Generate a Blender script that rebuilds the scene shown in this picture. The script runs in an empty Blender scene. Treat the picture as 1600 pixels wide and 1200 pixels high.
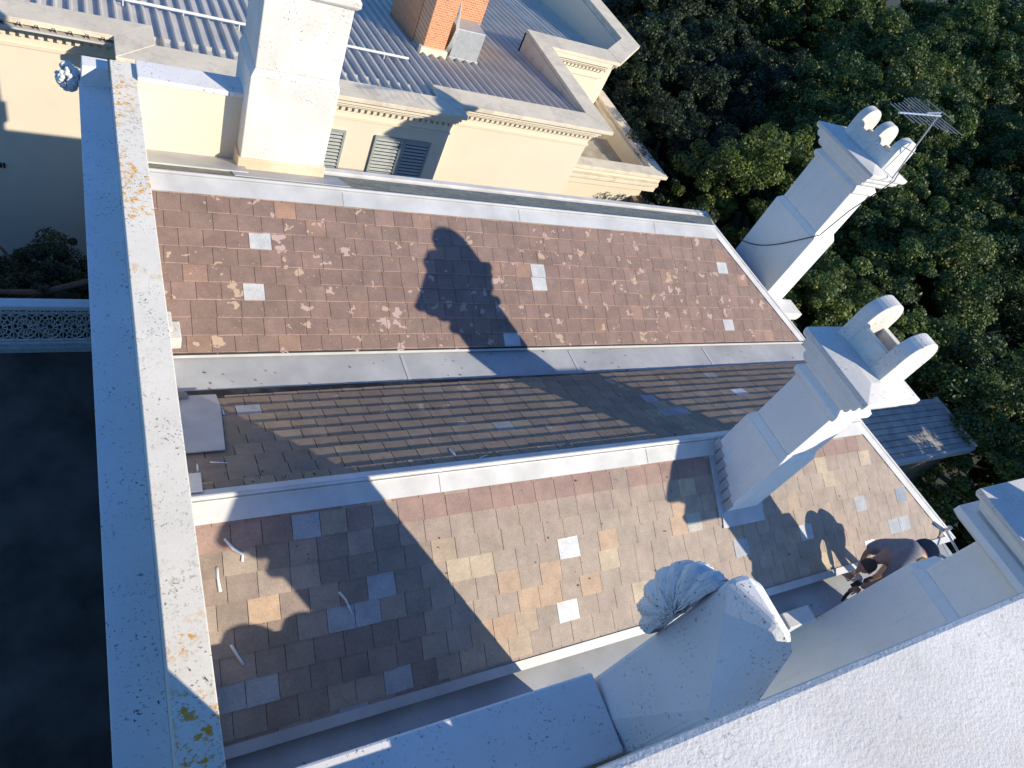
import bpy, bmesh, math, random
import numpy as np
from mathutils import Vector, Matrix
random.seed(7)
rng = np.random.default_rng(11)
sc = bpy.context.scene
col = sc.collection
G = 14.0                      # the ground lies 14 m under the camera; heights below are given relative to the camera

# ------------------------------------------------------------------ camera
R = [[0.85751576, -0.35083393, 0.37627421], [-0.04517045, -0.77992006, -0.62424702], [0.51247084, 0.51830518, -0.68464106]]
cd = bpy.data.cameras.new('camera'); cam = bpy.data.objects.new('camera', cd); col.objects.link(cam)
m = Matrix(((R[0][0], -R[1][0], -R[2][0], 0), (R[0][1], -R[1][1], -R[2][1], 0), (R[0][2], -R[1][2], -R[2][2], G), (0, 0, 0, 1)))
cam.matrix_world = m
cd.sensor_width = 36; cd.lens = 1086.77 / 1600 * 36; cd.clip_start = 0.05; cd.clip_end = 500
sc.camera = cam
# ------------------------------------------------------------------ light
SUN = Vector((0.511, -0.709, 0.487)).normalized()
el = math.asin(SUN.z); az = math.atan2(SUN.x, SUN.y)
w = bpy.data.worlds.new('World'); sc.world = w; w.use_nodes = True
nt = w.node_tree; bg = nt.nodes['Background']
sky = nt.nodes.new('ShaderNodeTexSky'); sky.sky_type = 'NISHITA'; sky.sun_disc = False
sky.sun_elevation = el; sky.sun_rotation = az; sky.altitude = 100; sky.air_density = 1.0; sky.dust_density = 0.2; sky.ozone_density = 3.5
wb = nt.nodes.new('ShaderNodeMix'); wb.data_type = 'RGBA'; wb.blend_type = 'MULTIPLY'; wb.inputs[0].default_value = 1; wb.inputs[7].default_value = (.47, .74, 1.04, 1)   # deep blue clear sky
nt.links.new(sky.outputs[0], wb.inputs[6]); nt.links.new(wb.outputs[2], bg.inputs[0]); bg.inputs[1].default_value = 0.15
sl = bpy.data.lights.new('sun', 'SUN'); sl.energy = 4.9; sl.angle = math.radians(0.53); sl.color = (1.0, 0.885, 0.70)
so = bpy.data.objects.new('sun', sl); col.objects.link(so); so.rotation_euler = SUN.to_track_quat('Z', 'Y').to_euler(); so.location = (20, -25, 40)
sc.view_settings.view_transform = 'Standard'; sc.view_settings.look = 'None'; sc.view_settings.gamma = 1
sc.view_settings.exposure = 0.36; sc.view_settings.use_curve_mapping = False

# ------------------------------------------------------------------ materials
def M(name):
    mt = bpy.data.materials.new(name); mt.use_nodes = True
    return mt, mt.node_tree, mt.node_tree.nodes['Principled BSDF']
def nd(t, kind, **k):
    n = t.nodes.new(kind)
    for a, b in k.items():
        if hasattr(n, a): setattr(n, a, b)
    return n
def coords(t):
    return nd(t, 'ShaderNodeTexCoord').outputs['Object']
def noise(t, v, s, d=4, r=.55, dist=0):
    n = nd(t, 'ShaderNodeTexNoise'); n.inputs['Scale'].default_value = s; n.inputs['Detail'].default_value = d
    n.inputs['Roughness'].default_value = r; n.inputs['Distortion'].default_value = dist
    t.links.new(v, n.inputs['Vector']); return n.outputs['Fac']
def ramp(t, f, a, b, ca=(0, 0, 0, 1), cb=(1, 1, 1, 1)):
    n = nd(t, 'ShaderNodeValToRGB'); n.color_ramp.elements[0].position = a; n.color_ramp.elements[1].position = b
    n.color_ramp.elements[0].color = ca; n.color_ramp.elements[1].color = cb
    t.links.new(f, n.inputs[0]); return n.outputs[0]
def mix(t, f, a, b, mode='MIX'):
    n = nd(t, 'ShaderNodeMix'); n.data_type = 'RGBA'; n.blend_type = mode
    for i, v in ((0, f), (6, a), (7, b)):
        if hasattr(v, 'links'): t.links.new(v, n.inputs[i])
        else: n.inputs[i].default_value = v if i == 0 else (*v, 1) if len(v) == 3 else v
    return n.outputs[2]
def math_(t, op, a, b):
    n = nd(t, 'ShaderNodeMath'); n.operation = op; n.use_clamp = True
    for i, v in ((0, a), (1, b)):
        if hasattr(v, 'links'): t.links.new(v, n.inputs[i])
        else: n.inputs[i].default_value = v
    return n.outputs[0]
def bump(t, bs, f, strength, dist):
    n = nd(t, 'ShaderNodeBump'); n.inputs['Strength'].default_value = strength; n.inputs['Distance'].default_value = dist
    t.links.new(f, n.inputs['Height']); t.links.new(n.outputs[0], bs.inputs['Normal'])
def stucco(name, base, speck=.3, lichen=0, green=0, grime=.25, bs=.35, scale=1.0, bdist=.006, warm=0, blot=0, runs=0):
    """painted render: dirt, black specks, orange and green lichen, grainy relief"""
    mt, t, p = M(name); v = coords(t)
    c = mix(t, ramp(t, noise(t, v, 1.3 * scale, 5), .3, .75), tuple(x * (1 - grime) for x in base), base)
    c = mix(t, math_(t, 'MULTIPLY', ramp(t, noise(t, v, 6 * scale, 6, .7), .5, .75), grime), c, (base[0] * .6, base[1] * .56, base[2] * .48))
    if warm:
        c = mix(t, math_(t, 'MULTIPLY', ramp(t, noise(t, v, .9, 6, .7), .52, .66), warm), c, (.62, .42, .24))
    if blot:
        c = mix(t, math_(t, 'MULTIPLY', ramp(t, noise(t, v, 2.2, 9, .75), .5, .62), blot), c, (.3, .28, .24))
    if speck:
        s1 = math_(t, 'MULTIPLY', ramp(t, noise(t, v, 42 * scale, 3, .6), .6, .68), ramp(t, noise(t, v, 3.2, 3), .42, .62))
        c = mix(t, math_(t, 'MULTIPLY', s1, min(1, speck * 2)), c, (.05, .052, .05))
        s2 = math_(t, 'MULTIPLY', ramp(t, noise(t, v, 16 * scale, 6, .75), .62, .68), speck)
        c = mix(t, s2, c, (.16, .16, .13))
    if green:
        g = math_(t, 'MULTIPLY', ramp(t, noise(t, v, 20, 6, .7), .54, .64), ramp(t, noise(t, v, 1.6, 3), .45, .6))
        c = mix(t, math_(t, 'MULTIPLY', g, green), c, (.2, .21, .07))
    if runs:
        mp = nd(t, 'ShaderNodeMapping'); mp.inputs['Scale'].default_value = (9, 9, .7); t.links.new(v, mp.inputs[0])
        c = mix(t, math_(t, 'MULTIPLY', ramp(t, noise(t, mp.outputs[0], 1, 5, .7), .52, .72), runs), c, (.40, .37, .31))
    if lichen:
        l = math_(t, 'MULTIPLY', ramp(t, noise(t, v, 17, 7, .72), .52, .58), ramp(t, noise(t, v, 1.5, 2), .53, .62))
        c = mix(t, math_(t, 'MULTIPLY', l, lichen), c, (.66, .33, .03))
    t.links.new(c, p.inputs['Base Color']); p.inputs['Roughness'].default_value = .85
    h = math_(t, 'ADD', math_(t, 'MULTIPLY', noise(t, v, 70 * scale, 4, .6), .6), math_(t, 'MULTIPLY', noise(t, v, 14 * scale, 4), .4))
    bump(t, p, h, bs, bdist)
    return mt
def plain(name, c, rough=.6, metal=0, nscale=8, var=.2, b=0):
    mt, t, p = M(name); v = coords(t)
    cc = mix(t, ramp(t, noise(t, v, nscale, 5), .3, .7), tuple(x * (1 - var) for x in c), tuple(min(1, x * (1 + var * .4)) for x in c))
    t.links.new(cc, p.inputs['Base Color']); p.inputs['Roughness'].default_value = rough; p.inputs['Metallic'].default_value = metal
    if b: bump(t, p, noise(t, v, nscale * 4, 4), b, .01)
    return mt
def slate_mat(name, patch=(.45, .33, .31), amount=.3, speck=.15, stain=None, rough=.75):
    mt, t, p = M(name); v = coords(t)
    at = nd(t, 'ShaderNodeAttribute'); at.attribute_name = 'Col'; c = at.outputs['Color']
    c = mix(t, 1.0, c, ramp(t, noise(t, v, 5, 6, .65), .25, .75, (.72, .72, .72, 1), (1.15, 1.13, 1.1, 1)), 'MULTIPLY')
    c = mix(t, 1.0, c, ramp(t, noise(t, v, 60, 3, .6), .3, .7, (.84, .84, .84, 1), (1.1, 1.1, 1.1, 1)), 'MULTIPLY')
    if stain: c = mix(t, math_(t, 'MULTIPLY', ramp(t, noise(t, v, 2.4, 6, .7), .5, .64), .6), c, stain)
    keep = math_(t, 'LESS_THAN', at.outputs['Alpha'], .5)
    if amount:
        vo = nd(t, 'ShaderNodeTexVoronoi'); vo.inputs['Scale'].default_value = 5.2; vo.inputs['Randomness'].default_value = 1
        dn = nd(t, 'ShaderNodeTexNoise'); dn.inputs['Scale'].default_value = 9; dn.inputs['Detail'].default_value = 4
        t.links.new(v, dn.inputs['Vector'])
        vm = nd(t, 'ShaderNodeVectorMath'); vm.operation = 'MULTIPLY_ADD'; vm.inputs[1].default_value = (.34, .34, .34)
        t.links.new(dn.outputs['Color'], vm.inputs[0]); t.links.new(v, vm.inputs[2]); t.links.new(vm.outputs[0], vo.inputs['Vector'])
        sp = nd(t, 'ShaderNodeSeparateColor'); t.links.new(vo.outputs['Color'], sp.inputs[0])
        thr = math_(t, 'MULTIPLY', sp.outputs[0], .36)
        sel = math_(t, 'LESS_THAN', sp.outputs[1], amount)
        blob = math_(t, 'MULTIPLY', math_(t, 'LESS_THAN', vo.outputs['Distance'], thr), sel)
        blob = math_(t, 'MULTIPLY', blob, keep)
        pc = mix(t, ramp(t, sp.outputs[2], .45, .55), patch, (.46, .34, .25))
        c = mix(t, math_(t, 'MULTIPLY', blob, .85), c, pc)
    if speck:
        s = math_(t, 'MULTIPLY', ramp(t, noise(t, v, 28, 4, .65), .66, .7), keep)
        c = mix(t, math_(t, 'MULTIPLY', s, speck), c, (.5, .46, .38))
    t.links.new(c, p.inputs['Base Color']); p.inputs['Roughness'].default_value = rough
    bump(t, p, noise(t, v, 45, 5, .6), .3, .004)
    return mt

MT = {}
MT['white'] = stucco('white_render', (.80, .80, .78), speck=.12, grime=.1, warm=.0, bs=.25, runs=.16)
MT['white_old'] = stucco('weathered_white_render', (.80, .78, .73), speck=.45, grime=.24, bs=.3, warm=.14, runs=.22)
MT['coping'] = stucco('lichened_coping', (.83, .79, .69), speck=.5, lichen=1.0, green=.55, grime=.14, bs=.5)
MT['ledge'] = stucco('specked_render', (.78, .78, .77), speck=.9, grime=.12, bs=.4)
MT['cap'] = stucco('mouldy_cap', (.74, .72, .68), speck=1.0, grime=.3, bs=.45, scale=1.4)
MT['near'] = stucco('rough_cast', (.83, .80, .74), speck=.35, grime=.24, bs=.45, scale=2.4, bdist=.006, warm=.10, blot=.10)
MT['cream'] = stucco('cream_render', (.70, .63, .50), speck=0, grime=.06, bs=.12)
MT['stonecap'] = stucco('grimy_cement_coping', (.76, .68, .53), speck=.2, grime=.22, bs=.4, blot=.35)
MT['lead'] = plain('painted_lead', (.47, .48, .49), .5, .0, 2.2, .22, .25)
MT['leadw'] = plain('pale_painted_lead', (.58, .575, .56), .45, .0, 3, .2, .2)
MT['membrane'] = plain('grey_membrane', (.43, .44, .445), .55, .0, 1.6, .24, .25)
MT['dark'] = plain('dark_bitumen', (.12, .095, .075), .9, 0, 1.6, .6, .3)
MT['brick'] = None
MT['trunk'] = plain('bark', (.10, .075, .05), .9, 0, 12, .4, .5)
MT['metal'] = plain('aluminium', (.62, .63, .64), .35, .8, 20, .15)
MT['greymetal'] = plain('grey_painted_metal', (.36, .38, .39), .5, .1, 10, .15)
MT['black'] = plain('black_plastic', (.02, .02, .022), .5)
MT['lace'] = plain('painted_cast_iron', (.50, .52, .50), .6, 0, 14, .2)
MT['shutter'] = plain('grey_green_shutter', (.30, .33, .32), .6, 0, 10, .12)
MT['sealant'] = plain('white_sealant', (.75, .75, .73), .5)
MT['pipe'] = plain('terracotta_pipe', (.42, .30, .24), .7, 0, 20, .3)
MT['soot'] = plain('soot', (.03, .025, .02), .95)
MT['skin'] = plain('skin', (.33, .19, .135), .55, 0, 20, .12)
MT['tshirt'] = plain('grey_cotton', (.20, .20, .235), .9, 0, 14, .2, .15)
MT['shorts'] = plain('navy_cotton', (.025, .045, .085), .9, 0, 14, .3, .15)
MT['ochre'] = plain('ochre_canvas', (.48, .26, .05), .8, 0, 14, .2, .1)
MT['hair'] = plain('dark_hair', (.05, .035, .03), .8, 0, 40, .4)
MT['boots'] = plain('dark_leather', (.035, .03, .03), .7)
MT['grass'] = plain('dim_ground', (.035, .045, .03), .95, 0, .7, .5, .2)
def brick():
    mt, t, p = M('orange_brick'); v = coords(t)
    mp = nd(t, 'ShaderNodeMapping'); t.links.new(v, mp.inputs[0]); mp.inputs['Rotation'].default_value = (math.pi / 2, 0, 0)
    b = nd(t, 'ShaderNodeTexBrick'); b.inputs['Scale'].default_value = 4.4; t.links.new(mp.outputs[0], b.inputs['Vector'])
    b.inputs['Color1'].default_value = (.60, .24, .10, 1); b.inputs['Color2'].default_value = (.46, .17, .07, 1); b.inputs['Mortar'].default_value = (.62, .44, .30, 1)
    b.inputs['Mortar Size'].default_value = .03
    c = mix(t, math_(t, 'MULTIPLY', ramp(t, noise(t, v, 5, 5, .7), .45, .7), .5), b.outputs[0], (.62, .36, .20))
    t.links.new(c, p.inputs['Base Color']); p.inputs['Roughness'].default_value = .9
    bump(t, p, noise(t, v, 30, 4), .3, .01); return mt
MT['brick'] = brick()
def leaf(name, a, b, c3):
    mt, t, p = M(name)
    at = nd(t, 'ShaderNodeAttribute'); at.attribute_name = 'Col'
    r = nd(t, 'ShaderNodeValToRGB'); r.color_ramp.elements[0].color = (*a, 1); r.color_ramp.elements[1].color = (*c3, 1)
    e = r.color_ramp.elements.new(.8); e.color = (*b, 1)
    sp = nd(t, 'ShaderNodeSeparateColor'); t.links.new(at.outputs['Color'], sp.inputs[0]); t.links.new(sp.outputs[0], r.inputs[0])
    t.links.new(r.outputs[0], p.inputs['Base Color']); p.inputs['Roughness'].default_value = .55
    tr = nd(t, 'ShaderNodeBsdfTranslucent'); t.links.new(r.outputs[0], tr.inputs[0])
    ms = nd(t, 'ShaderNodeMixShader'); ms.inputs[0].default_value = .3
    t.links.new(p.outputs[0], ms.inputs[1]); t.links.new(tr.outputs[0], ms.inputs[2])
    t.links.new(ms.outputs[0], t.nodes['Material Output'].inputs[0]); return mt
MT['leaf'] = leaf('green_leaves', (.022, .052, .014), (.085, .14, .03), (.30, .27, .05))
MT['leafshade'] = leaf('painted_shade_leaves', (.012, .026, .012), (.03, .055, .02), (.07, .10, .03))  # darker copy of the leaves: canopy shade painted into the colour
MT['slate_far'] = slate_mat('red_brown_slate', patch=(.46, .34, .31), amount=.8, speck=.7)
MT['slate_front'] = slate_mat('sandy_slate', patch=(.5, .42, .34), amount=.0, speck=.12)
MT['slate_rear'] = slate_mat('mossy_slate', patch=(.3, .28, .2), amount=.12, speck=.35, stain=(.24, .20, .13))
def moss():
    mt, t, p = M('mossy_slate_edge'); v = coords(t)
    c = mix(t, ramp(t, noise(t, v, 9, 8, .8), .35, .65), (.19, .20, .15), (.52, .48, .36))
    c = mix(t, ramp(t, noise(t, v, 2.2, 5, .7), .45, .65), c, mix(t, .5, c, (.16, .17, .14)))
    t.links.new(c, p.inputs['Base Color']); p.inputs['Roughness'].default_value = .95
    bump(t, p, noise(t, v, 22, 7, .75), 1.0, .03); return mt
MT['moss'] = moss()

# ------------------------------------------------------------------ mesh helpers
class MB:
    def __init__(s): s.v = []; s.f = []; s.c = []
    def add(s, vs, fs, c=None):
        o = len(s.v); s.v += [tuple(x) for x in vs]; s.f += [tuple(i + o for i in f) for f in fs]
        s.c += [c] * len(fs)
    def box(s, x0, x1, y0, y1, z0, z1, c=None):
        vs = [(x, y, z) for z in (z0, z1) for y in (y0, y1) for x in (x0, x1)]
        s.add(vs, [(0, 2, 3, 1), (4, 5, 7, 6), (0, 1, 5, 4), (2, 6, 7, 3), (0, 4, 6, 2), (1, 3, 7, 5)], c)
    def frust(s, a, za, b, zb):
        """a and b: x0,x1,y0,y1 of bottom and top"""
        vs = [(x, y, za) for y in a[2:] for x in a[:2]] + [(x, y, zb) for y in b[2:] for x in b[:2]]
        s.add(vs, [(0, 2, 3, 1), (4, 5, 7, 6), (0, 1, 5, 4), (2, 6, 7, 3), (0, 4, 6, 2), (1, 3, 7, 5)])
    def prism(s, poly, z0, z1, axis='z'):
        n = len(poly)
        P = {'z': lambda a, b, z: (a, b, z), 'y': lambda a, b, z: (a, z, b), 'x': lambda a, b, z: (z, a, b)}[axis]
        vs = [P(a, b, z0) for a, b in poly] + [P(a, b, z1) for a, b in poly]
        s.add(vs, [tuple(range(n))[::-1], tuple(range(n, 2 * n))] + [(i, (i + 1) % n, n + (i + 1) % n, n + i) for i in range(n)])
    def tube(s, pts, r, n=8, cap=True):
        pts = [Vector(p) for p in pts]; rs = r if isinstance(r, (list, tuple)) else [r] * len(pts)
        rings = []
        for i, p in enumerate(pts):
            d = (pts[min(i + 1, len(pts) - 1)] - pts[max(i - 1, 0)]).normalized()
            u = d.orthogonal().normalized() if i == 0 else (u - d * u.dot(d)).normalized()
            q = d.cross(u)
            rings.append([p + (u * math.cos(2 * math.pi * k / n) + q * math.sin(2 * math.pi * k / n)) * rs[i] for k in range(n)])
        vs = [x for rg in rings for x in rg]; fs = []
        for i in range(len(pts) - 1):
            for k in range(n): fs.append((i * n + k, i * n + (k + 1) % n, (i + 1) * n + (k + 1) % n, (i + 1) * n + k))
        if cap: fs += [tuple(range(n))[::-1], tuple(range((len(pts) - 1) * n, len(pts) * n))]
        s.add(vs, fs)
    def slab(s, poly, th, up=None):
        """3d polygon given a thickness downwards along its normal"""
        P = [Vector(p) for p in poly]; n = len(P)
        nn = Vector((0, 0, 0))
        for i in range(n): nn += P[i].cross(P[(i + 1) % n])
        nn.normalize()
        if nn.dot(Vector(up or (0, 0, 1))) < 0: P = P[::-1]; nn = -nn
        vs = P + [p - nn * th for p in P]
        s.add(vs, [tuple(range(n)), tuple(range(n, 2 * n))[::-1]] + [(i, i + n, (i + 1) % n + n, (i + 1) % n) for i in range(n)])
    def build(s, name, mat, parent=None, bevel=0, smooth=False, kind=None, label=None):
        loc = Vector((0, 0, 0))
        q = parent
        while q is not None: loc = loc + q.location; q = q.parent
        me = bpy.data.meshes.new(name)
        me.from_pydata([(v[0] - loc[0], v[1] - loc[1], v[2] + G - loc[2]) for v in s.v], [], s.f)
        if any(c is not None for c in s.c):
            ca = me.color_attributes.new('Col', 'FLOAT_COLOR', 'CORNER')
            buf = np.zeros((len(me.loops), 4), dtype=np.float32)
            i = 0
            for f, c in zip(s.f, s.c):
                cc = c if c is not None else (.3, .3, .3, 0)
                buf[i:i + len(f)] = cc if len(cc) == 4 else (*cc, 0); i += len(f)
            ca.data.foreach_set('color', buf.ravel())
        me.materials.append(mat); me.update()
        o = bpy.data.objects.new(name, me); col.objects.link(o)
        if parent is not None: o.parent = parent
        if smooth:
            for p in me.polygons: p.use_smooth = True
        if bevel:
            b = o.modifiers.new('bevel', 'BEVEL'); b.width = bevel; b.segments = 2; b.limit_method = 'ANGLE'; b.angle_limit = math.radians(35)
        if kind: o['kind'] = kind
        if label: o['label'] = label
        return o
def thing(name, loc, label, cat, group=None):
    o = bpy.data.objects.new(name, None); col.objects.link(o); o.location = (loc[0], loc[1], loc[2] + G)
    o.empty_display_size = .2; o['label'] = label; o['category'] = cat
    if group: o['group'] = group
    return o
def tag(o, label, cat, group=None):
    o['label'] = label; o['category'] = cat
    if group: o['group'] = group
    return o

# ------------------------------------------------------------------ ground
mb = MB(); mb.add([(-300, -300, -14), (300, -300, -14), (300, 300, -14), (-300, 300, -14)], [(0, 1, 2, 3)])
mb.build('ground', MT['grass'], kind='structure')

# ================================================================== MAIN HOUSE
house = thing('terrace_house', (6, 4, -14), 'white rendered terrace house with two hipped slate roofs and a grey box gutter between them', 'house')
Y1, H1 = 7.20, 5.30          # far ridge
YV, HV = 5.36, 6.26          # eave of far slope
Y2, H2 = 3.05, 5.35          # middle ridge
YE, HE = 1.31, 6.28          # front eave
def yr(x): return 4.69 + (4.88 - 4.69) * (x - .7) / 10.2      # lower edge of the rear slope
XR = 11.2
A = Vector((9.39, Y1, -H1)); B = Vector((11.22, YV, -HV)); C = Vector((9.44, Y2, -H2)); D = Vector((11.22, YE, -HE)); E = Vector((11.1, 4.87, -6.26))
XL = .56
# body walls
mb = MB(); mb.box(.22, 11.1, .98, 8.28, -14, -6.52); mb.build('wall', MT['white'], house)
def slates(name, mat, yt, zt, yb, zb, xr_top, xr_bot, colf, specials, e=.205, w=.25, seed=1, start=.0, xl=XL, rows=None, skip=None, yend=None, lift_=.011, edge=None, gap=.0025):
    """courses of separate slates between a top and an eave line, cut along the hip on the right"""
    rs = random.Random(seed)
    L = math.hypot(yb - yt, zb - zt); dy, dz = (yb - yt) / L, (zb - zt) / L
    nn = Vector((0, -dz, dy)); nn = nn if nn.z > 0 else -nn
    mb = MB(); n = int(math.ceil((L - start) / e)); cells = []
    def pt(x, s, off): return (x, yt + dy * s + nn.y * off, zt + dz * s + nn.z * off)
    def xmax(s): return xr_top + (xr_bot - xr_top) * s / L
    for k in range(n + (1 if yend else 0)):
        s0 = start + k * e; s1 = s0 + e
        x = xl - rs.random() * w * .5 - (k % 2) * w * .5
        while x < xmax(s1) + .02:
            ww = w * rs.uniform(.93, 1.07)
            x0, x1 = x + gap, x + ww - gap; x += ww
            if x1 < xl: continue
            x0 = max(x0, xl)
            if skip and skip((x0 + x1) / 2, (s0 + s1) / 2): continue
            cells.append((k, x0, x1, s0, s1))
    out = {}
    for px, ps, cc in specials:          # px: x, ps: distance down the slope
        best = min(range(len(cells)), key=lambda i: abs((cells[i][1] + cells[i][2]) / 2 - px) + abs((cells[i][3] + cells[i][4]) / 2 - ps) * 1.2)
        out[best] = cc
    for i, (k, x0, x1, s0, s1) in enumerate(cells):
        c = out.get(i); flag = 1 if c is not None else 0
        if c is None: c = colf(k, n, x0, rs)
        lift = rs.uniform(0, .003) + (.002 if flag else 0); dr = rs.uniform(-.003, .004); sk = rs.uniform(-.003, .003)
        sa, sb = s0 - .03, min(s1 + dr, L - .02)
        if yend:
            ye = yend((x0 + x1) / 2); smax = (ye - yt) / dy
            if sa > smax: continue
            sb = min(sb, smax + .02)
        poly = [(x0, sa), (x1, sa), (x1, sb + sk), (x0, sb - sk)]
        # cut on the hip
        res = []
        for j in range(4):
            p, q = poly[j], poly[(j + 1) % 4]
            ip, iq = xmax(p[1]) - p[0], xmax(q[1]) - q[0]
            if ip >= 0: res.append(p)
            if ip * iq < 0:
                tt = ip / (ip - iq); res.append((p[0] + (q[0] - p[0]) * tt, p[1] + (q[1] - p[1]) * tt))
        if len(res) < 3: continue
        def off(s): return .002 + (s - sa) / (sb - sa + 1e-6) * lift_ + lift
        top = [pt(x, s, off(s)) for x, s in res]; bot = [pt(x, s, off(s) - lift_ * .65) for x, s in res]
        m_ = len(res)
        if edge and rs.random() < .85 and len(res) == 4:
            ee = rs.uniform(.006, .013); q_ = [(x0, sb - ee - sk), (x1, sb - ee + sk), (x1, sb + sk), (x0, sb - sk)]
            mb.add([pt(x, s, off(s) + .0008) for x, s in q_], [(0, 1, 2, 3)], (*sh(edge, .12, rs), 1))
        mb.add(top + bot, [tuple(range(m_)), tuple(range(m_, 2 * m_))[::-1]] + [(j, (j + 1) % m_, m_ + (j + 1) % m_, m_ + j) for j in range(m_)], (*c, flag))
    # backing deck
    if yend: mb.slab([(xl, yt, zt), (xr_top, yt, zt), (xmax(L), yb, zb), (xl, yb, zb)], .02)
    else: mb.slab([(xl, yt, zt), (xr_top, yt, zt), (xr_bot, yb, zb), (xl, yb, zb)], .02)
    for i in range(len(mb.c) - 6, len(mb.c)): mb.c[i] = (.03, .028, .027, 0)
    return mb.build(name, mat, house)
def sh(c, a, rs):
    f = .9 * rs.uniform(1 - a, 1 + a); return tuple(min(1, max(0, x * f * rs.uniform(.985, 1.015))) for x in c)
def dist(yt, zt, yb, zb, y): L = math.hypot(yb - yt, zb - zt); return (y - yt) / ((yb - yt) / L)
PALE = (.50, .52, .54); PALE2 = (.66, .67, .68); BLUEG = (.25, .29, .34); TAN = (.44, .35, .26); ORG = (.46, .335, .235); TANY = (.47, .39, .285); MID = (.38, .395, .42)
def colfar(k, n, x, rs):
    t_ = rs.random()
    b = (.262, .180, .152) if t_ < .8 else (.285, .195, .165) if t_ < .93 else (.33, .215, .165)
    f = .92 + .012 * x
    return sh(tuple(v * f for v in b), .07, rs)
def colfront(k, n, x, rs):
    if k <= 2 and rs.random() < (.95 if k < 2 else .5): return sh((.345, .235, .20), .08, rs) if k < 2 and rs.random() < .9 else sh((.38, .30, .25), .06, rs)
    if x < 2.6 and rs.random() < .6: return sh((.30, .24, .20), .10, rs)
    t_ = rs.random()
    if t_ < .9: return sh((.405, .33, .272), .05, rs)
    if t_ < .96: return sh((.39, .315, .26), .05, rs)
    return sh((.44, .345, .26), .05, rs)
def colrear(k, n, x, rs):
    t_ = rs.random()
    b = (.31, .235, .175) if t_ < .75 else (.36, .285, .20) if t_ < .9 else (.26, .21, .175)
    return sh(b, .12, rs)
# replaced slates: place along the course, distance down the slope, colour
SP_FAR = [(1.70, 1.35, PALE), (1.69, 0.64, PALE), (5.67, 0.95, PALE), (5.54, 1.16, PALE), (5.00, 2.00, PALE), (9.40, 0.69, PALE), (9.33, 1.76, PALE), (9.55, 2.12, (.33,.26,.24)), (1.97, 0.34, (.36,.22,.16))]
SP_FRONT = [(4.10, 1.03, PALE2), (3.96, 1.43, PALE2), (3.24, 1.43, PALE2), (0.80, 1.47, MID), (1.06, 1.45, MID), (2.02, 1.04, MID), (1.68, 1.26, MID), (1.94, 1.27, MID), (1.76, 1.87, MID), (2.22, 1.84, MID), (6.68, 1.41, MID), (7.93, 1.24, PALE), (9.21, 1.23, MID), (9.99, 1.24, BLUEG), (9.77, 1.42, BLUEG), (9.82, 1.64, MID), (10.01, 1.63, MID), (9.12, 1.84, PALE2), (8.57, 0.82, TANY), (9.46, 0.63, TANY), (2.85, 0.80, TANY), (3.11, 0.82, TANY), (3.35, 1.23, ORG), (3.84, 1.22, ORG), (4.34, 1.24, ORG), (4.70, 1.03, ORG), (4.58, 1.22, TANY), (3.47, 1.40, ORG), (3.71, 1.42, ORG), (2.98, 1.44, TANY), (3.07, 1.59, ORG), (3.33, 1.61, ORG), (3.57, 1.61, TAN), (3.21, 1.80, TAN), (3.45, 1.82, TAN), (3.02, 1.80, TAN), (5.94, 0.62, TANY), (5.84, 0.81, ORG), (5.71, 1.01, ORG), (5.95, 1.01, (.44,.43,.37)), (1.02, 1.03, ORG), (1.38, 0.41, MID), (5.01, 1.43, TANY), (8.34, 0.47, TANY), (8.19, 1.64, TANY), (2.26, 0.20, TAN), (9.40, 1.92, (.36,.24,.17))]
SP_REAR = [(1.23, 1.58, MID), (6.32, 1.17, (.33,.33,.36)), (6.44, 0.72, (.33,.33,.36)), (6.55, 0.61, (.33,.33,.36)), (8.05, 1.16, PALE2), (8.15, 1.82, (.34,.34,.35)), (3.91, 0.79, (.30,.31,.31))]
o = slates('roof_slope', MT['slate_far'], Y1, -H1, YV, -HV, A.x, B.x, colfar, SP_FAR, start=.02, seed=3, edge=(.42, .29, .24))
o['label'] = 'sunlit red brown slate slope of the far roof with pale lichen patches'
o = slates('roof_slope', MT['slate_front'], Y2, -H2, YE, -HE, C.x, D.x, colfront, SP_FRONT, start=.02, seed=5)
o['label'] = 'sandy brown slate slope of the front roof'
o = slates('roof_slope', MT['slate_rear'], Y2, -H2, 4.90, -6.30, C.x, 11.14, colrear, SP_REAR, start=.01, seed=8, skip=lambda x, s: x < 1.02 and s > .78, yend=yr, e=.2, lift_=.024, gap=.004)
o['label'] = 'mossy slate slope falling from the middle ridge to the box gutter'
# rear slope of the far roof and the two hip ends
mb = MB(); mb.slab([(XL, Y1, -H1), (A.x, Y1, -H1), (10.42, 8.22, -5.80), (2.8, 8.22, -5.80), (XL, 8.22, -5.80)], .03)
o = mb.build('roof_slope', MT['moss'], house); o['label'] = 'moss covered back slope of the far roof'
mb = MB(); mb.slab([tuple(A), tuple(B), (11.22, 8.22, -6.26), (10.42, 8.22, -5.80)], .03)
mb.slab([tuple(C), tuple(D), (11.2, 4.9, -6.29)], .03)
o = mb.build('hip_end', MT['moss'], house)
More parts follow.
